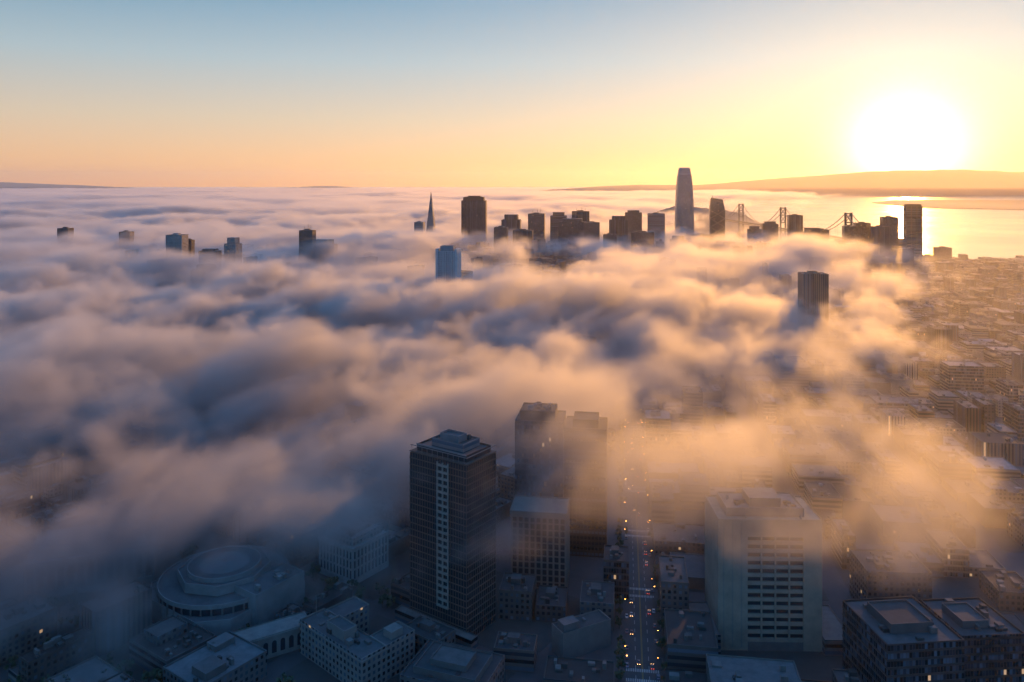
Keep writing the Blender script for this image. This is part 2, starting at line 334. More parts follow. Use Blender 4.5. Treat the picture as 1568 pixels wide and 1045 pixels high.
for e in [
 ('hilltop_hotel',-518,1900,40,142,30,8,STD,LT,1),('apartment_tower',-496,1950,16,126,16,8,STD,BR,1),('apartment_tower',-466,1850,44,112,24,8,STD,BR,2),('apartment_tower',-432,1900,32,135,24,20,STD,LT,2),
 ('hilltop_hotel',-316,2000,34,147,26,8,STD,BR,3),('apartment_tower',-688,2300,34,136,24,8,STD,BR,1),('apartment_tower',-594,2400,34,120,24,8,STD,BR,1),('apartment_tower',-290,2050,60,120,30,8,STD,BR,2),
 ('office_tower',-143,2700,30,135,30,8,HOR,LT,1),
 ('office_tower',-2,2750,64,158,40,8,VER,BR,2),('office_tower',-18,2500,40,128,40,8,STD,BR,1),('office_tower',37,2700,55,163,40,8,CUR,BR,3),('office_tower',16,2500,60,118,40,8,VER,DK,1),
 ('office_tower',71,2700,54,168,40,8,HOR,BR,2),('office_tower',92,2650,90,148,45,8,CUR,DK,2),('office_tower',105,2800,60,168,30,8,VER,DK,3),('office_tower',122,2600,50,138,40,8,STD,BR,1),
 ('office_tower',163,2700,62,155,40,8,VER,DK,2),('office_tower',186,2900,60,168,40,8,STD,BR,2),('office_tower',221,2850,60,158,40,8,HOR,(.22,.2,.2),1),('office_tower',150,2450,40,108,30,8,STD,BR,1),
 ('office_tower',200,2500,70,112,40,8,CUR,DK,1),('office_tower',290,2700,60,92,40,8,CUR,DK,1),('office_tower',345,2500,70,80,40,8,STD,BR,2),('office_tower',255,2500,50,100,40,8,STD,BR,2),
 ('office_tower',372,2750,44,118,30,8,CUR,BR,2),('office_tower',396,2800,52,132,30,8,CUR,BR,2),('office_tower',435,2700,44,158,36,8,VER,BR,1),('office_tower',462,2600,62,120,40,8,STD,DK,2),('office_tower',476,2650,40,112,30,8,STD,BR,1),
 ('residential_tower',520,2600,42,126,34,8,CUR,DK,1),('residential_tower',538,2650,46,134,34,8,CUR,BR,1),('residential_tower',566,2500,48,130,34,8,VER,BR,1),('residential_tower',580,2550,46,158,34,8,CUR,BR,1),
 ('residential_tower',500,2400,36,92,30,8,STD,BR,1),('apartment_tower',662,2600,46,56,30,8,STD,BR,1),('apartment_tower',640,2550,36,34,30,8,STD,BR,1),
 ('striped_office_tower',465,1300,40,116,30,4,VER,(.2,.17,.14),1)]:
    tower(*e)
random.seed(8)
mb=MB(); D=2700; fr=Fr(X(-59,D),D,4)
bxr(mb,fr,-42,42,0,44,0,208,VER,(.10,.055,.05),par=1)
for k in range(-6,7): bxr(mb,fr,k*6.6-1.8,k*6.6+1.8,-1.8,0,0,206-abs(k)*.2,CUR,(.10,.055,.05))
bxr(mb,fr,-36,34,4,40,207,220,PL,(.09,.05,.045),par=1); bxr(mb,fr,-20,22,8,34,219,224,PL,(.09,.05,.045))
mb.build('bank_tower',dim=.6)
mb=MB(); D=3000; fr=Fr(X(-124,D),D,10); A=24
def sq(a): return fr.rect(-a,a,-a,a)
mb.prism(sq(A),0,190,STD,(.3,.28,.28),top=sq(5.2)); mb.prism(sq(5.2),190,236,PL,(.25,.24,.24),top=sq(.5))
for sx_ in (-1,1): mb.prism(fr.rect(sx_*9-2.5,sx_*9+2.5,-4,4),120,172,PL,(.3,.28,.28),top=fr.rect(sx_*5-1.5,sx_*5+1.5,-3,3))
mb.build('pyramid_skyscraper',dim=.5)
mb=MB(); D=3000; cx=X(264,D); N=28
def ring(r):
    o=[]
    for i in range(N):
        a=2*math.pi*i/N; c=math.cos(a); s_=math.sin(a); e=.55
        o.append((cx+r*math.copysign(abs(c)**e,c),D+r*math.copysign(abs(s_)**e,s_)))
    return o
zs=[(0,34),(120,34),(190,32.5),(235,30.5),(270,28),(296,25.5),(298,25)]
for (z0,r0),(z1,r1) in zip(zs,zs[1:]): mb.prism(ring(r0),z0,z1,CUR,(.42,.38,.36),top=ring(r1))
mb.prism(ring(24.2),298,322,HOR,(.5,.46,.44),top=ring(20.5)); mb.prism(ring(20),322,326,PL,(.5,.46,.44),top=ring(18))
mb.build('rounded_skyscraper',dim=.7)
mb=MB(); D=3050; fr=Fr(X(315,D),D,6); 
bxr(mb,fr,-28,28,0,34,0,165,CUR,(.14,.12,.12))
base=[(*fr.p(-28,0),165),(*fr.p(28,0),165),(*fr.p(28,34),165),(*fr.p(-28,34),165)]
t4=[(*fr.p(-24,3),212),(*fr.p(20,3),205),(*fr.p(20,31),198),(*fr.p(-24,31),205)]
for i in range(4):
    j=(i+1)%4; mb.face([base[i],base[j],t4[j],t4[i]],CUR,(.14,.12,.12),[(0,165),(50,165),(48,205),(2,205)])
mb.face(t4,RF,GRY)
for k in range(5): tube(mb,(*fr.p(-28,-.6),k*33),(*fr.p(28,-.6),k*33+33),.9); tube(mb,(*fr.p(28,-.6),k*33),(*fr.p(-28,-.6),k*33+33),.9)
tube(mb,(*fr.p(-18,10),208),(*fr.p(-18,10),222),.7)
mb.build('braced_glass_tower')
mb=MB(); D=2750; fr=Fr(X(616,D),D,8)
bxr(mb,fr,-26,26,0,30,0,186,HOR,(.2,.13,.09),par=1); bxr(mb,fr,-23,25,3,27,185,194,PL,(.15,.1,.08),par=1)
for k in (-26,-9,9,26): bxr(mb,fr,k-1,k+1,-1.2,0,0,187,PL,(.22,.15,.1))
mb.build('slender_residential_tower',dim=.5)
mb=MB(); D=1500; fr=Fr(X(-105,D),D,14)
bxr(mb,fr,-15,26,0,26,0,137,STD,(.5,.5,.5),par=1); bxr(mb,fr,-15.6,-11,-.8,26.5,0,141,PL,(.6,.6,.6)); bxr(mb,fr,22,26.6,-.8,26.5,0,141,PL,(.6,.6,.6)); bxr(mb,fr,-8,18,4,22,136,146,PL,(.3,.3,.32),par=1)
for k in range(8): bxr(mb,fr,-9+k*4,-8+k*4,-.6,0,0,137,PL,(.6,.6,.6))
mb.build('white_hotel_tower',dim=.6)

# ------------------------------------------------------------------ foreground heroes
RES=[]
def resv(x,y,r): RES.append((x,y,r))
mb=MB(); fr=Fr(116,448,1.5); C=(.62,.51,.39)
bxr(mb,fr,16.5,47.5,1.2,34,0,66,GL,(.02,.02,.02)); 
bxr(mb,fr,0,16.5,0,35,0,74,PL,C,par=1); bxr(mb,fr,47.5,58,0,35,0,74,PL,C,par=1)
bxr(mb,fr,16.5,47.5,-.02,34.5,64,74.02,PL,C,par=1); bxr(mb,fr,16.5,47.5,.1,1.2,0,5,PL,(.3,.28,.26))
nfl=13
for k in range(nfl):
    z=5+k*4.55; bxr(mb,fr,16.5,47.5,.25,1.25,z,z+2.1,PL,C,bottom=True)
for k in range(1,4): a=16.5+31*k/4; bxr(mb,fr,a-.45,a+.45,.05,1.3,5,64,PL,C)
bxr(mb,fr,6,50,6,30,73,78,PL,(.4,.38,.35),par=1); bxr(mb,fr,20,38,10,26,77,82,PL,(.35,.33,.3)); clutter(mb,fr,7,49,7,29,77,12,4)
for k in (3,8,13): bxr(mb,fr,k-.4,k+.4,-.12,0,2,72,PL,(.5,.45,.38))
bxr(mb,fr,-12,0,-6,30,0,12,STD,(.35,.32,.3),par=.8); bxr(mb,fr,58,74,-4,34,0,9,HOR,(.3,.28,.26),par=.8)
mb.build('concrete_office_tower',dim=.32); resv(142,465,42)
mb=MB(); fr=Fr(-26,455,35); W_=43; Dp=28; Z=101; T=(.10,.085,.07)
bxr(mb,fr,-W_,0,0,Dp,0,Z,GL,T)
for k in range(27):
    z=3.9*k+.1; bxr(mb,fr,-W_-.45,.45,-.45,Dp+.45,z,z+.55,PL,(.16,.13,.11),bottom=True)
for k in range(0,23): 
    a=-W_+W_*k/22; bxr(mb,fr,a-.16,a+.16,-.3,0,0,Z,PL,(.13,.11,.09))
for k in range(0,15):
    b=Dp*k/14; bxr(mb,fr,0,.3,b-.16,b+.16,0,Z,PL,(.13,.11,.09))
for k in range(4,26):
    z=3.9*k; bxr(mb,fr,-21,-13,-1.3,-.45,z,z+1.3,PL,(.5,.46,.4),bottom=True)
for a in (-21,-17,-13): bxr(mb,fr,a-.35,a+.35,-1.35,-.45,15.6,100,PL,(.5,.46,.4))
bxr(mb,fr,-W_+3,-2,2.5,Dp-2,Z,Z+5,GL,T,par=1,rt=(.12,.12,.12)); bxr(mb,fr,-W_+3,-2,2,2.5,Z+4.6,Z+5.4,PL,(.35,.35,.35),bottom=True)
bxr(mb,fr,-32,-8,7,Dp-5,Z+4,Z+9,HOR,(.3,.3,.3),par=1.2,rt=(.12,.12,.12)); bxr(mb,fr,-28,-14,10,18,Z+8,Z+12,PL,(.3,.3,.31),par=1,rt=(.12,.12,.12))
for a in range(-42,0,4): tube(mb,(*fr.p(a,.3),Z),(*fr.p(a,.3),Z+4.5),.12)
tube(mb,(*fr.p(-43,.3),Z+4.5),(*fr.p(0,.3),Z+4.5),.2); tube(mb,(*fr.p(0,.3),Z+4.5),(*fr.p(0,28),Z+4.5),.2)
bxr(mb,fr,-50,8,-6,0,0,7,HOR,(.25,.22,.2),par=.7)
clutter(mb,fr,-30,-10,8,22,Z+8,8,3)
mb.build('glass_residential_tower',dim=.38); resv(-36,480,34)
mb=MB(); fr=Fr(2,560,8)
bxr(mb,fr,0,34,0,30,0,96,CUR,(.12,.1,.08),par=1.2); bxr(mb,fr,3,28,5,26,95,102,PL,(.14,.12,.1),par=1); clutter(mb,fr,4,27,6,25,101,9,4)
bxr(mb,fr,34,64,8,38,0,90,HOR,(.14,.115,.09),par=1.2); bxr(mb,fr,40,58,13,33,89,95,PL,(.16,.13,.1),par=1)
for k in range(12): bxr(mb,fr,34.5+k*2.6,35.1+k*2.6,7.5,8,0,89,PL,(.16,.13,.1))
mb.build('dark_office_tower'); resv(36,578,44)
mb=MB(); fr=Fr(-1,518,8)
bxr(mb,fr,0,36,1,26,0,46,GL,(.05,.05,.05),par=1); bxr(mb,fr,-.5,36.5,.2,26.5,46,50,PL,(.6,.55,.48),par=1)
for k in range(10): bxr(mb,fr,k*3.9+.1,k*3.9+1.3,.1,1.05,0,46,PL,(.6,.55,.48))
for k in range(7): bxr(mb,fr,36,36.9,1+k*3.9,2.4+k*3.9,0,46,PL,(.6,.55,.48))
for k in range(11): bxr(mb,fr,0,36,.5,1.02,k*4.2,k*4.2+.9,PL,(.5,.46,.4))
clutter(mb,fr,1,35,2,25,45,9,5); mb.build('columned_office_block'); resv(18,532,26)
mb=MB(); fr=Fr(-104,520,35); L_=31; R_=32; C=(.5,.52,.52)
bxr(mb,fr,-L_,0,0,R_,0,23,GL,C); bxr(mb,fr,-L_-.8,.8,-.8,R_+.8,0,4,PL,C,bottom=False); bxr(mb,fr,-L_-.9,.9,-.9,R_+.9,22,24.5,PL,C,par=.8,bottom=True); bxr(mb,fr,-L_+2.5,-2.5,2.5,R_-2.5,24,29,STD,C,par=.8,rt=(.4,.42,.43)); bxr(mb,fr,-22,-8,10,22,28,31,PL,C)
for k in range(11):
    a=-L_+L_*k/10; bxr(mb,fr,a-.75,a+.75,-.6,0,4,22,PL,C)
    b=R_*k/10; bxr(mb,fr,0,.6,b-.75,b+.75,4,22,PL,C)
for z in (9.5,15.5): bxr(mb,fr,-L_-.3,.3,-.3,R_+.3,z,z+1.3,PL,C,bottom=True)
clutter(mb,fr,-28,-4,4,28,28,7,4); mb.build('courthouse',dim=.42); resv(-108,542,28)
mb=MB(); cx,cy=-180,499; fr=Fr(cx,cy,35); C=(.42,.44,.45)
mb.prism([fr.p(-38,-26),fr.p(-22,-38),fr.p(26,-38),fr.p(40,-24),fr.p(40,30),fr.p(-38,30)],0,13,PL,C,par=1,rt=(.2,.21,.22))
mb.prism(ngon(cx,cy,38,40),0,17,GL,C,rt=(.2,.21,.22),par=.8)
mb.prism(ngon(cx,cy,38.8,40),16,18.6,PL,C,par=1,rt=(.2,.21,.22)); mb.prism(ngon(cx,cy,38.6,40),8,9.4,PL,C,bottom=True)
for i in range(40):
    a=2*math.pi*i/40; p=(cx+38.3*math.cos(a),cy+38.3*math.sin(a)); tube(mb,(*p,0),(*p,16),.45)
mb.prism(ngon(cx,cy,28,8,.2),18,24,PL,C,par=1,rt=(.18,.19,.2)); mb.prism(ngon(cx,cy,22,24),23,26,PL,C,par=.6,rt=(.14,.15,.16)); mb.prism(ngon(cx,cy,15,24),25.4,26.8,PL,(.25,.26,.27),top=ngon(cx,cy,2,24),rt=(.2,.2,.2))
bxr(mb,fr,24,44,-10,26,0,22,PL,C,par=1,rt=(.2,.21,.22)); clutter(mb,fr,26,42,-8,24,21,8,4)
mb.build('symphony_hall',dim=.34); resv(cx,cy,50)
def classic(name,fr,L,Dd,z,C,n):
    mb=MB(); bxr(mb,fr,0,L,1.6,Dd,0,z-3,PL,C); bxr(mb,fr,0,L,0,Dd,0,4,PL,C); bxr(mb,fr,-.8,L+.8,-.6,Dd+.8,z-4,z-1.5,PL,C,par=.8,rt=(.2,.22,.23),bottom=True)
    for k in range(n+1):
        a=L*k/n; p=fr.p(a,.7); mb.prism(ngon(p[0],p[1],.85,8),4,z-4,PL,C)
        if k<n:
            c=L*(k+.5)/n; hw=L/n*.27
            poly=[(c-hw,6),(c+hw,6),(c+hw,z-8)]+[(c+hw*math.cos(q),z-8+hw*math.sin(q)) for q in (math.pi*.25,math.pi*.5,math.pi*.75)]+[(c-hw,z-8)]
            mb.face([(*fr.p(a_,1.55),zz) for a_,zz in poly],GL,C)
    mb.prism(fr.rect(3,L-3,5,Dd-4),z-2.3,z+4,PL,(.2,.23,.24),top=fr.rect(6,L-6,9,Dd-8),rt=(.17,.19,.2))
    clutter(mb,fr,8,L-8,10,Dd-9,z+4,6,5)
    return mb.build(name,dim=.4)
classic('opera_house',Fr(-306,500,-20),74,44,25,(.34,.35,.35),13); resv(-262,530,44)
classic('veterans_building',Fr(-385,462,-20),66,40,21,(.30,.31,.31),11); resv(-345,490,40)
a=math.atan2(36,23)
fr=Fr(-150,430,math.degrees(a)-90); C=(.5,.48,.45); mb=MB()
bxr(mb,fr,0,43,0,14,0,13,PL,C,par=.9,rt=(.25,.27,.28)); bxr(mb,fr,-.4,43.4,-.5,14.4,11.6,12.4,PL,C,bottom=True)
for k in range(9):
    c=2.6+k*4.75; poly=[(c-1.3,2.5),(c+1.3,2.5),(c+1.3,8)]+[(c+1.3*math.cos(q),8+1.3*math.sin(q)) for q in (.6,1.2,math.pi/2,1.95,2.5)]+[(c-1.3,8)]
    mb.face([(*fr.p(a_,-.06),zz) for a_,zz in poly],GL,C)
mb.build('arcade_building',dim=.28); resv(-128,444,22)
mb=MB(); fr=Fr(-77,408,-48)
bxr(mb,fr,0,16,0,56,0,19,STD,C,par=.9,rt=(.22,.24,.25)); bxr(mb,fr,-.5,16.5,-.5,56.5,17,17.7,PL,C,bottom=True)
bxr(mb,fr,16,36,0,14,0,19,STD,C,par=.9,rt=(.22,.24,.25)); bxr(mb,fr,16,36,40,54,0,19,STD,C,par=.9,rt=(.22,.24,.25))
bxr(mb,fr,4,12,20,36,18,24,PL,C,par=.8,rt=(.2,.22,.23)); bxr(mb,fr,22,30,3,10,18,22,PL,C); clutter(mb,fr,1,15,1,54,18,14,4)
tube(mb,(*fr.p(8,52),19),(*fr.p(8,52),30),.25)
mb.build('ornate_school_building',dim=.26); resv(-88,430,32)
mb=MB(); fr=Fr(-160,396,35)
bxr(mb,fr,-24,8,0,40,0,14,STD,(.35,.37,.38),par=1,rt=(.42,.47,.5)); bxr(mb,fr,-8,4,6,18,13,17,PL,(.3,.32,.33)); bxr(mb,fr,-22,-14,24,36,13,16,PL,(.4,.42,.43)); clutter(mb,fr,-23,7,1,39,13,8,3)
mb.build('flat_roofed_hall'); resv(-158,415,26)
mb=MB(); fr=Fr(-196,428,35)
bxr(mb,fr,-18,18,0,30,0,12,HOR,(.3,.3,.3),par=1,rt=(.12,.12,.12)); bxr(mb,fr,-14,0,6,24,11,16,STD,(.3,.3,.3),par=.8); clutter(mb,fr,0,17,1,29,11,12,3); mb.build('terrace_office_building'); resv(-190,444,24)
mb=MB(); fr=Fr(-36,394,20)
bxr(mb,fr,-22,22,0,34,0,15,STD,(.3,.3,.3),par=1,rt=(.16,.17,.18)); bxr(mb,fr,-17,17,5,29,14,17.5,PL,(.33,.33,.33),par=.8,rt=(.18,.19,.2)); bxr(mb,fr,-10,10,10,24,16.8,20,PL,(.35,.35,.35),par=.8); clutter(mb,fr,-20,20,1,33,14,10,4); mb.build('stepped_roof_building'); resv(-30,410,28)
mb=MB(); fr=Fr(28,438,-28)
bxr(mb,fr,0,32,0,12,0,15,PL,(.5,.48,.46),par=.9,rt=(.2,.2,.2)); bxr(mb,fr,2,12,2,9,14,18,PL,(.4,.4,.4)); clutter(mb,fr,1,30,1,11,14,6,3); mb.build('theatre_building'); resv(45,440,20)
mb=MB(); fr=Fr(16,408,8); bxr(mb,fr,0,36,0,20,0,9,HOR,(.2,.2,.19),par=.9,rt=(.08,.08,.08)); clutter(mb,fr,1,35,1,19,8,10,4); mb.build('parking_garage'); resv(36,418,18)
# low blocks filling the lots around the residential tower
for (x,y,w_,d_,h_,rot,mt,c) in [(-62,446,26,16,14,35,STD,.3),(-8,480,20,22,18,8,STD,.25),(-10,430,22,16,12,8,HOR,.3),(14,478,18,24,10,8,STD,.2),(-52,530,24,20,22,35,STD,.3),(-76,500,18,18,12,35,HOR,.2),(40,470,20,26,16,8,STD,.35),(58,505,16,22,24,8,CUR,.2),(-140,470,16,14,9,35,STD,.25),(-64,560,30,24,26,35,STD,.3)]:
    mb=MB(); fr=Fr(x,y,rot); bxr(mb,fr,0,w_,0,d_,0,h_,mt,(c,c*.95,c*.88),par=.9,rt=(.15,.15,.16)); bxr(mb,fr,w_*.3,w_*.6,d_*.4,d_*.7,h_-.9,h_+2.6,PL,(.25,.25,.25)); clutter(mb,fr,.5,w_-.5,.5,d_-.5,h_-.9,8,3); mb.build('commercial_building'); resv(*fr.p(w_/2,d_/2),max(w_,d_)*.6)
mb=MB(); fr=Fr(182,386,-6)
bxr(mb,fr,0,40,0,42,0,39,CUR,(.14,.13,.12),par=1.1,rt=(.3,.31,.32)); bxr(mb,fr,8,30,10,32,38,43,PL,(.3,.3,.3),par=1,rt=(.2,.2,.2)); clutter(mb,fr,2,38,2,40,38,16,4)
for k in range(10): bxr(mb,fr,-.3,40.3,-.3,42.3,3.9*k,3.9*k+.7,PL,(.2,.18,.17),bottom=True)
mb.build('banded_office_building',dim=.18); resv(203,405,32)
mb=MB(); fr=Fr(228,404,-4)
bxr(mb,fr,0,34,0,36,0,33,CUR,(.12,.11,.1),par=1.1,rt=(.24,.25,.26)); bxr(mb,fr,6,20,8,26,32,36,PL,(.4,.4,.4),par=1,rt=(.3,.3,.3)); clutter(mb,fr,2,32,2,34,32,14,4); mb.build('banded_office_building',dim=.18); resv(245,420,28)
mb=MB(); fr=Fr(214,480,4)
bxr(mb,fr,0,38,0,30,0,29,STD,(.3,.27,.24),par=1,rt=(.2,.19,.18)); clutter(mb,fr,1,37,1,29,28,14,5); mb.build('brick_apartment_building'); resv(234,495,28)
mb=MB(); fr=Fr(88,470,8)
bxr(mb,fr,0,16,0,34,0,28,STD,(.32,.3,.28),par=1,rt=(.3,.3,.3)); clutter(mb,fr,1,15,1,33,27,7,4); mb.build('apartment_building'); resv(100,485,22)
mb=MB(); fr=Fr(78,420,8)
bxr(mb,fr,4,30,0,36,0,20,HOR,(.25,.24,.22),par=1,rt=(.12,.12,.12)); clutter(mb,fr,5,29,1,35,19,10,4); mb.build('commercial_building'); resv(98,436,22)

# ------------------------------------------------------------------ city fabric
MK=Fr(10,0,8)     # main avenue frame
far=MB(); pav=MB(); nb=0
PAL=[(.34,.31,.27),(.25,.22,.2),(.42,.39,.35),(.2,.13,.1),(.3,.2,.14),(.5,.48,.44),(.16,.15,.15),(.28,.28,.29)]
def okpos(x,y,left):
    if y<372 or y>2720: return False
    if abs(x/y)>.74: return False
    s_,t_=MK.inv(x,y)
    return s_<=-62 if left else s_>=-62
def gen(left,fr0,bw,bd,sw):
    global nb
    for i in range(-40,40):
        for j in range(-8,60):
            a0=i*(bw+sw)+sw/2; b0=j*(bd+sw*.8)
            cx,cy=fr0.p(a0+bw/2,b0+bd/2)
            if not okpos(cx,cy,left): continue
            pav.prism(fr0.rect(a0-3,a0+bw+3,b0-3,b0+bd+3),0,.13 if left else .15,PL,(.2,.2,.19),rt=(.15,.15,.14),roof=PL)
            for row in (0,1):
                a=a0
                while a<a0+bw-6:
                    wd=random.uniform(9,26) if random.random()<.8 else random.uniform(26,45)
                    wd=min(wd,a0+bw-a); hd=bd/2*random.uniform(.8,.98)
                    bb0=b0 if row==0 else b0+bd-hd
                    x,y=fr0.p(a+wd/2,bb0+hd/2); a_=a; a+=wd+random.choice((.05,.05,.05,3,6))
                    if wd<6 or any(math.hypot(x-r[0],y-r[1])<r[2]*.9+wd*.35+4 for r in RES): continue
                    if random.random()<.05: continue
                    down=max(0,min(1,(y-1500)/900))*max(0,min(1,(.52-x/y)/.1)) 
                    h=random.choice((7,9,11,13,16,18))*random.uniform(.85,1.15)
                    if random.random()<.10: h=random.uniform(20,38)
                    if random.random()<.35*down: h=random.uniform(30,85)
                    elif down>.3: h*=1.8
                    if y<700 and h>26: h=22
                    tint=random.choice(PAL); k=random.uniform(.6,1.1); tint=tuple(c*k for c in tint)
                    g=random.choice((.06,.1,.16,.25,.4)); rt=(g,g,g*1.02)
                    mat=random.choice((STD,STD,STD,HOR,CUR,PL)) if h<20 else random.choice((STD,CUR,VER,HOR))
                    near=y<640
                    mb=MB() if near else far
                    f2=Fr(*fr0.p(a_,bb0),0); f2.r=fr0.r; f2.f=fr0.f
                    if near or y<1300: 
                        bxr(mb,f2,.02,wd,0,hd,0,h,mat,tint,par=.8,rt=rt); clutter(mb,f2,0,wd,0,hd,h-.8,random.randint(2,6 if not near else 10),5)
                    else:
                        bxr(mb,f2,.02,wd,0,hd,0,h,mat,tint,rt=rt); clutter(mb,f2,0,wd,0,hd,h,2,7)
                    if near: mb.build(random.choice(('apartment_building','commercial_building','office_building')))
                    nb+=1
gen(False,MK,104,70,22)
gen(True,Fr(-80,500,35),96,70,20)
far.build('city_buildings',dim=.36); po=pav.build('pavement')
# ------------------------------------------------------------------ avenue markings
mk=MB()
for k in range(380,1500,9):
    for s_ in (-3.6,3.6): mk.face([(*MK.p(s_-.12,k),.006),(*MK.p(s_+.12,k),.006),(*MK.p(s_+.12,k+4),.006),(*MK.p(s_-.12,k+4),.006)],PL,(.7,.7,.68))
for s_ in (-.25,.25): mk.face([(*MK.p(s_-.1,370),.006),(*MK.p(s_+.1,370),.006),(*MK.p(s_+.1,1500),.006),(*MK.p(s_-.1,1500),.006)],PL,(.6,.42,.08))
for j in range(4,16):
    b0=j*(70+17.6)
    for off in (-4.5,-13.5):
        for q in range(-9,10): mk.face([(*MK.p(q*.95-.25,b0+off-1.4),.010),(*MK.p(q*.95+.25,b0+off-1.4),.010),(*MK.p(q*.95+.25,b0+off+1.4),.010),(*MK.p(q*.95-.25,b0+off+1.4),.010)],PL,(.7,.7,.68))
mk.build('road_markings',dim=.4)
# ------------------------------------------------------------------ cars
def simple(name,col,rough=.4,em=0,ec=None,metal=0):
    m=bpy.data.materials.new(name); m.use_nodes=True; b=m.node_tree.nodes['Principled BSDF']; b.inputs['Base Color'].default_value=(*col,1); b.inputs['Roughness'].default_value=rough; b.inputs['Metallic'].default_value=metal
    if em: b.inputs['Emission Color'].default_value=(*(ec or col),1); b.inputs['Emission Strength'].default_value=em
    return m
m_gl=simple('car_glass',(.02,.02,.025),.08); m_ty=simple('tyre',(.02,.02,.02),.9); m_hl=simple('headlight',(1,.85,.6),.3,10,(1,.5,.15)); m_tl=simple('tail_light',(.6,.02,.01),.3,5,(1,.1,.02))
def car_mesh(col,i):
    body=simple('car_paint_%d'%i,col,.3); vs=[];fs=[];mi=[]
    def loft(sec,m):
        n0=len(vs)
        for (y,zb,zt,wb,wt) in sec: vs.extend([(-wb,y,zb),(wb,y,zb),(wt,y,zt),(-wt,y,zt)])
        for k in range(len(sec)-1):
            a=n0+k*4
            for q in range(4): fs.append((a+q,a+(q+1)%4,a+4+(q+1)%4,a+4+q)); mi.append(m)
        fs.append((n0,n0+1,n0+2,n0+3)); mi.append(m); e=n0+(len(sec)-1)*4; fs.append((e+3,e+2,e+1,e)); mi.append(m)
    loft([(-2.25,.4,.75,.8,.75),(-2.0,.3,.92,.9,.85),(-.9,.28,.95,.92,.86),(.9,.28,.98,.92,.86),(1.9,.3,.85,.9,.82),(2.25,.4,.65,.8,.72)],0)
    loft([(-1.7,.93,.96,.8,.78),(-1.0,.93,1.42,.82,.66),(.3,.95,1.45,.82,.66),(1.15,.95,.99,.8,.76)],1)
    loft([(-.95,1.40,1.46,.66,.62),(.28,1.43,1.49,.66,.62)],0)
    for sx in (-.86,.86):
        for y in (-1.4,1.4):
            n0=len(vs)
            for q in range(10):
                a=2*math.pi*q/10
                for dx in (-.1,.1): vs.append((sx+dx,y+.33*math.cos(a),.33+.33*math.sin(a)))
            for q in range(10): a=n0+2*q;b=n0+2*((q+1)%10); fs.append((a,b,b+1,a+1)); mi.append(2)
            fs.append(tuple(n0+2*q for q in range(10))); mi.append(2); fs.append(tuple(n0+2*q+1 for q in reversed(range(10)))); mi.append(2)
    for sx in (-.6,.6):
        loft([(2.18,.55,.72,.17,.17),(2.29,.55,.72,.17,.17)],3); 
        for v in range(len(vs)-8,len(vs)): vs[v]=(vs[v][0]+sx,vs[v][1],vs[v][2])
        loft([(-2.29,.6,.75,.15,.15),(-2.18,.6,.75,.15,.15)],4)
        for v in range(len(vs)-8,len(vs)): vs[v]=(vs[v][0]+sx,vs[v][1],vs[v][2])
    me=bpy.data.meshes.new('car'); me.from_pydata(vs,[],fs)
    for m in (body,m_gl,m_ty,m_hl,m_tl): me.materials.append(m)
    me.polygons.foreach_set('material_index',mi); return me
CM=[car_mesh(c,i) for i,c in enumerate([(.3,.3,.3),(.05,.05,.06),(.15,.16,.18),(.15,.03,.03),(.35,.35,.33),(.04,.07,.12)])]
random.seed(21)
for k in range(26):
    ln=random.choice((-5.4,-1.9,1.9,5.4)); y=random.uniform(395,1000); p=MK.p(ln,y)
    o=bpy.data.objects.new('car',random.choice(CM)); scene.collection.objects.link(o); o.location=(*p,.01); o.rotation_euler=(0,0,-math.radians(8)+(math.pi if ln<0 else 0))
PM=[]
for me in CM:   # parked: lights off
    m2=me.copy(); m2.materials[3]=m_gl; m2.materials[4]=simple('tail_light_off',(.2,.02,.02),.3); PM.append(m2)
for k in range(50):
    ln=random.choice((-8.2,8.2)); y=395+k*8.3; p=MK.p(ln,y)
    if random.random()<.35: continue
    o=bpy.data.objects.new('parked_car',random.choice(PM)); scene.collection.objects.link(o); o.location=(*p,.01); o.rotation_euler=(0,0,-math.radians(8)+(math.pi if ln<0 else 0))
m_bulb=simple('lamp_glow',(1,.5,.15),.3,26,(1,.38,.06)); m_pole=simple('lamp_pole',(.08,.08,.08),.5)
def lamp_mesh(kind):
    import bmesh
    bm=bmesh.new()
    def cone(r1,r2,h,loc,rot=None,m=0,seg=8):
        r=bmesh.ops.create_cone(bm,cap_ends=True,segments=seg,radius1=r1,radius2=r2,depth=h)
        from mathutils import Matrix
        if rot: bmesh.ops.rotate(bm,verts=r['verts'],cent=(0,0,0),matrix=Matrix.Rotation(rot,3,'Y'))
        bmesh.ops.translate(bm,verts=r['verts'],vec=loc)
        for f in {f for v in r['verts'] for f in v.link_faces}: f.material_index=m
    hh=8.5 if kind=='lamp' else 5.5
    cone(.22,.22,.5,(0,0,.25)); cone(.12,.07,hh,(0,0,hh/2)); cone(.06,.05,2.4,(1.2,0,hh),math.pi/2)
    if kind=='lamp': cone(.3,.18,.25,(2.3,0,hh-.05)); cone(.26,.3,.2,(2.3,0,hh-.28),None,1)
    else: cone(.2,.2,1.0,(2.3,0,hh-.2)); cone(.25,.25,.3,(2.3,-.12,hh-.1),None,1)
    me=bpy.data.meshes.new(kind); bm.to_mesh(me); bm.free(); me.materials.append(m_pole); me.materials.append(m_bulb); return me
LM=lamp_mesh('lamp'); TM=lamp_mesh('traffic')
for k in range(14):
    for sd_ in (-1,1):
        o=bpy.data.objects.new('street_lamp',LM); scene.collection.objects.link(o); o.location=(*MK.p(sd_*11.5,400+k*50+sd_*9),.15); o.rotation_euler=(0,0,-math.radians(8)+(0 if sd_<0 else math.pi))
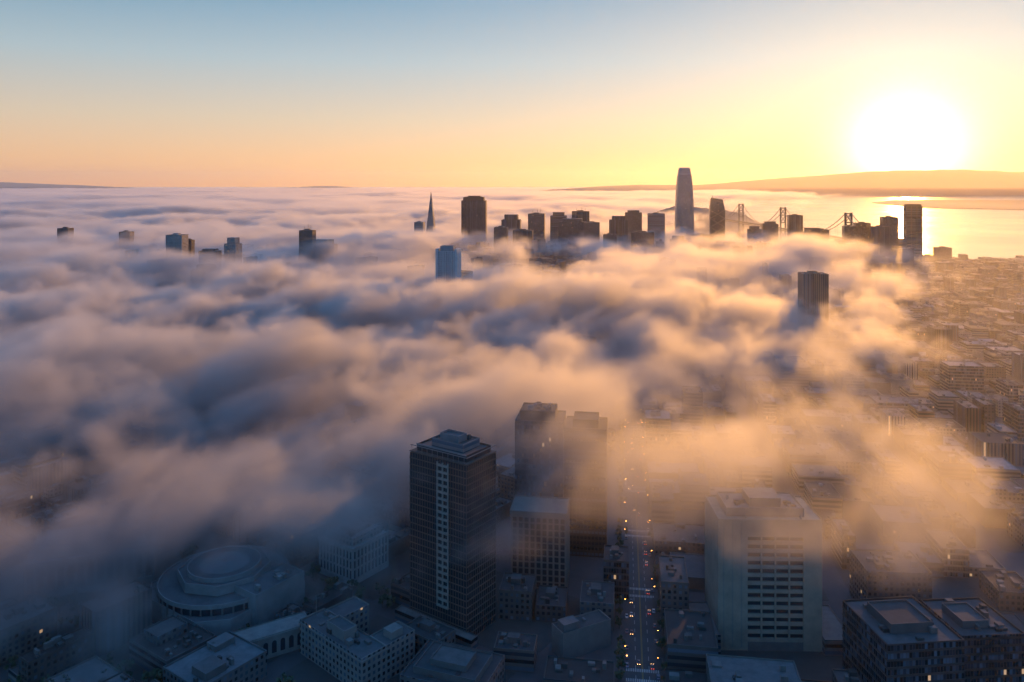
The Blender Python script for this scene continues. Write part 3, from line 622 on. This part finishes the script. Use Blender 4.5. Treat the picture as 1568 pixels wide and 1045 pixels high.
for j in range(5,12):
    b0=j*87.6
    for sd_ in (-1,1):
        o=bpy.data.objects.new('traffic_light',TM); scene.collection.objects.link(o); o.location=(*MK.p(sd_*10.6,b0-1),.15); o.rotation_euler=(0,0,-math.radians(8)+(0 if sd_<0 else math.pi))
# ------------------------------------------------------------------ trees (street planting as one mass)
m_leaf=plain('foliage',.8,.6,.6,(.04,.055,.025)); m_bark=plain('bark',.9,.8,.3,(.09,.07,.05))
vs=[];fs=[];mi=[]
def tree(x,y,h):
    n0=len(vs); r=h*.035
    for (z,rr) in ((0,r),(h*.55,r*.5)):
        for q in range(6): a=q*math.pi/3; vs.append((x+rr*math.cos(a),y+rr*math.sin(a),z))
    for q in range(6): fs.append((n0+q,n0+(q+1)%6,n0+6+(q+1)%6,n0+6+q)); mi.append(1)
    cl=[(random.gauss(0,.2)*h,random.gauss(0,.2)*h,h*random.uniform(.5,.9),h*random.uniform(.1,.2)) for _ in range(6)]
    for (a,b,c,rr) in cl:
        n1=len(vs); vs.extend([(x,y,h*.4),(x+.1,y+.1,h*.4),(x+a,y+b,c)]); fs.append((n1,n1+1,n1+2)); mi.append(1)
        for _ in range(14):
            d=Vector((random.gauss(0,1),random.gauss(0,1),random.gauss(0,1))).normalized()*rr*random.uniform(.5,1.1)
            p=Vector((x+a,y+b,c))+d; e=Vector((random.gauss(0,1),random.gauss(0,1),random.gauss(0,1))).normalized()*h*.07; g=e.cross(Vector((random.gauss(0,1),random.gauss(0,1),random.gauss(0,1)))).normalized()*h*.07
            n1=len(vs); vs.extend([tuple(p-e-g),tuple(p+e-g),tuple(p+e+g),tuple(p-e+g)]); fs.append((n1,n1+1,n1+2,n1+3)); mi.append(0)
for k in range(60):
    for s_ in (-12.6,12.6):
        if random.random()<.8: p=MK.p(s_,396+k*11); tree(p[0],p[1],random.uniform(6,10))
for k in range(200):
    x=random.uniform(-330,-70); y=random.uniform(400,560)
    if any(math.hypot(x-r[0],y-r[1])<r[2]*.92 for r in RES): continue
    tree(x,y,random.uniform(6,11))
me=bpy.data.meshes.new('street_trees'); me.from_pydata(vs,[],fs); me.materials.append(m_leaf); me.materials.append(m_bark); me.polygons.foreach_set('material_index',mi)
ob=bpy.data.objects.new('street_trees',me); scene.collection.objects.link(ob)
# ------------------------------------------------------------------ thin haze layer over bay and city
def haze(name,lo,hi,dens,g,col):
    hm=bpy.data.materials.new(name); hm.use_nodes=True; t=hm.node_tree; t.nodes.clear(); o_=t.nodes.new('ShaderNodeOutputMaterial'); s_=t.nodes.new('ShaderNodeVolumeScatter'); s_.inputs['Density'].default_value=dens; s_.inputs['Anisotropy'].default_value=g; s_.inputs['Color'].default_value=col; t.links.new(s_.outputs[0],o_.inputs['Volume'])
    bpy.ops.mesh.primitive_cube_add(size=1,location=[(a+b)/2 for a,b in zip(lo,hi)]); hz=bpy.context.object; hz.name=name; hz.scale=[b-a for a,b in zip(lo,hi)]; hz.data.materials.append(hm)
haze('haze_layer',(-24000,-1000,192),(24000,36000,800),2.2e-5,.6,(1,.93,.85,1))
print(nb,time.time()-T0)
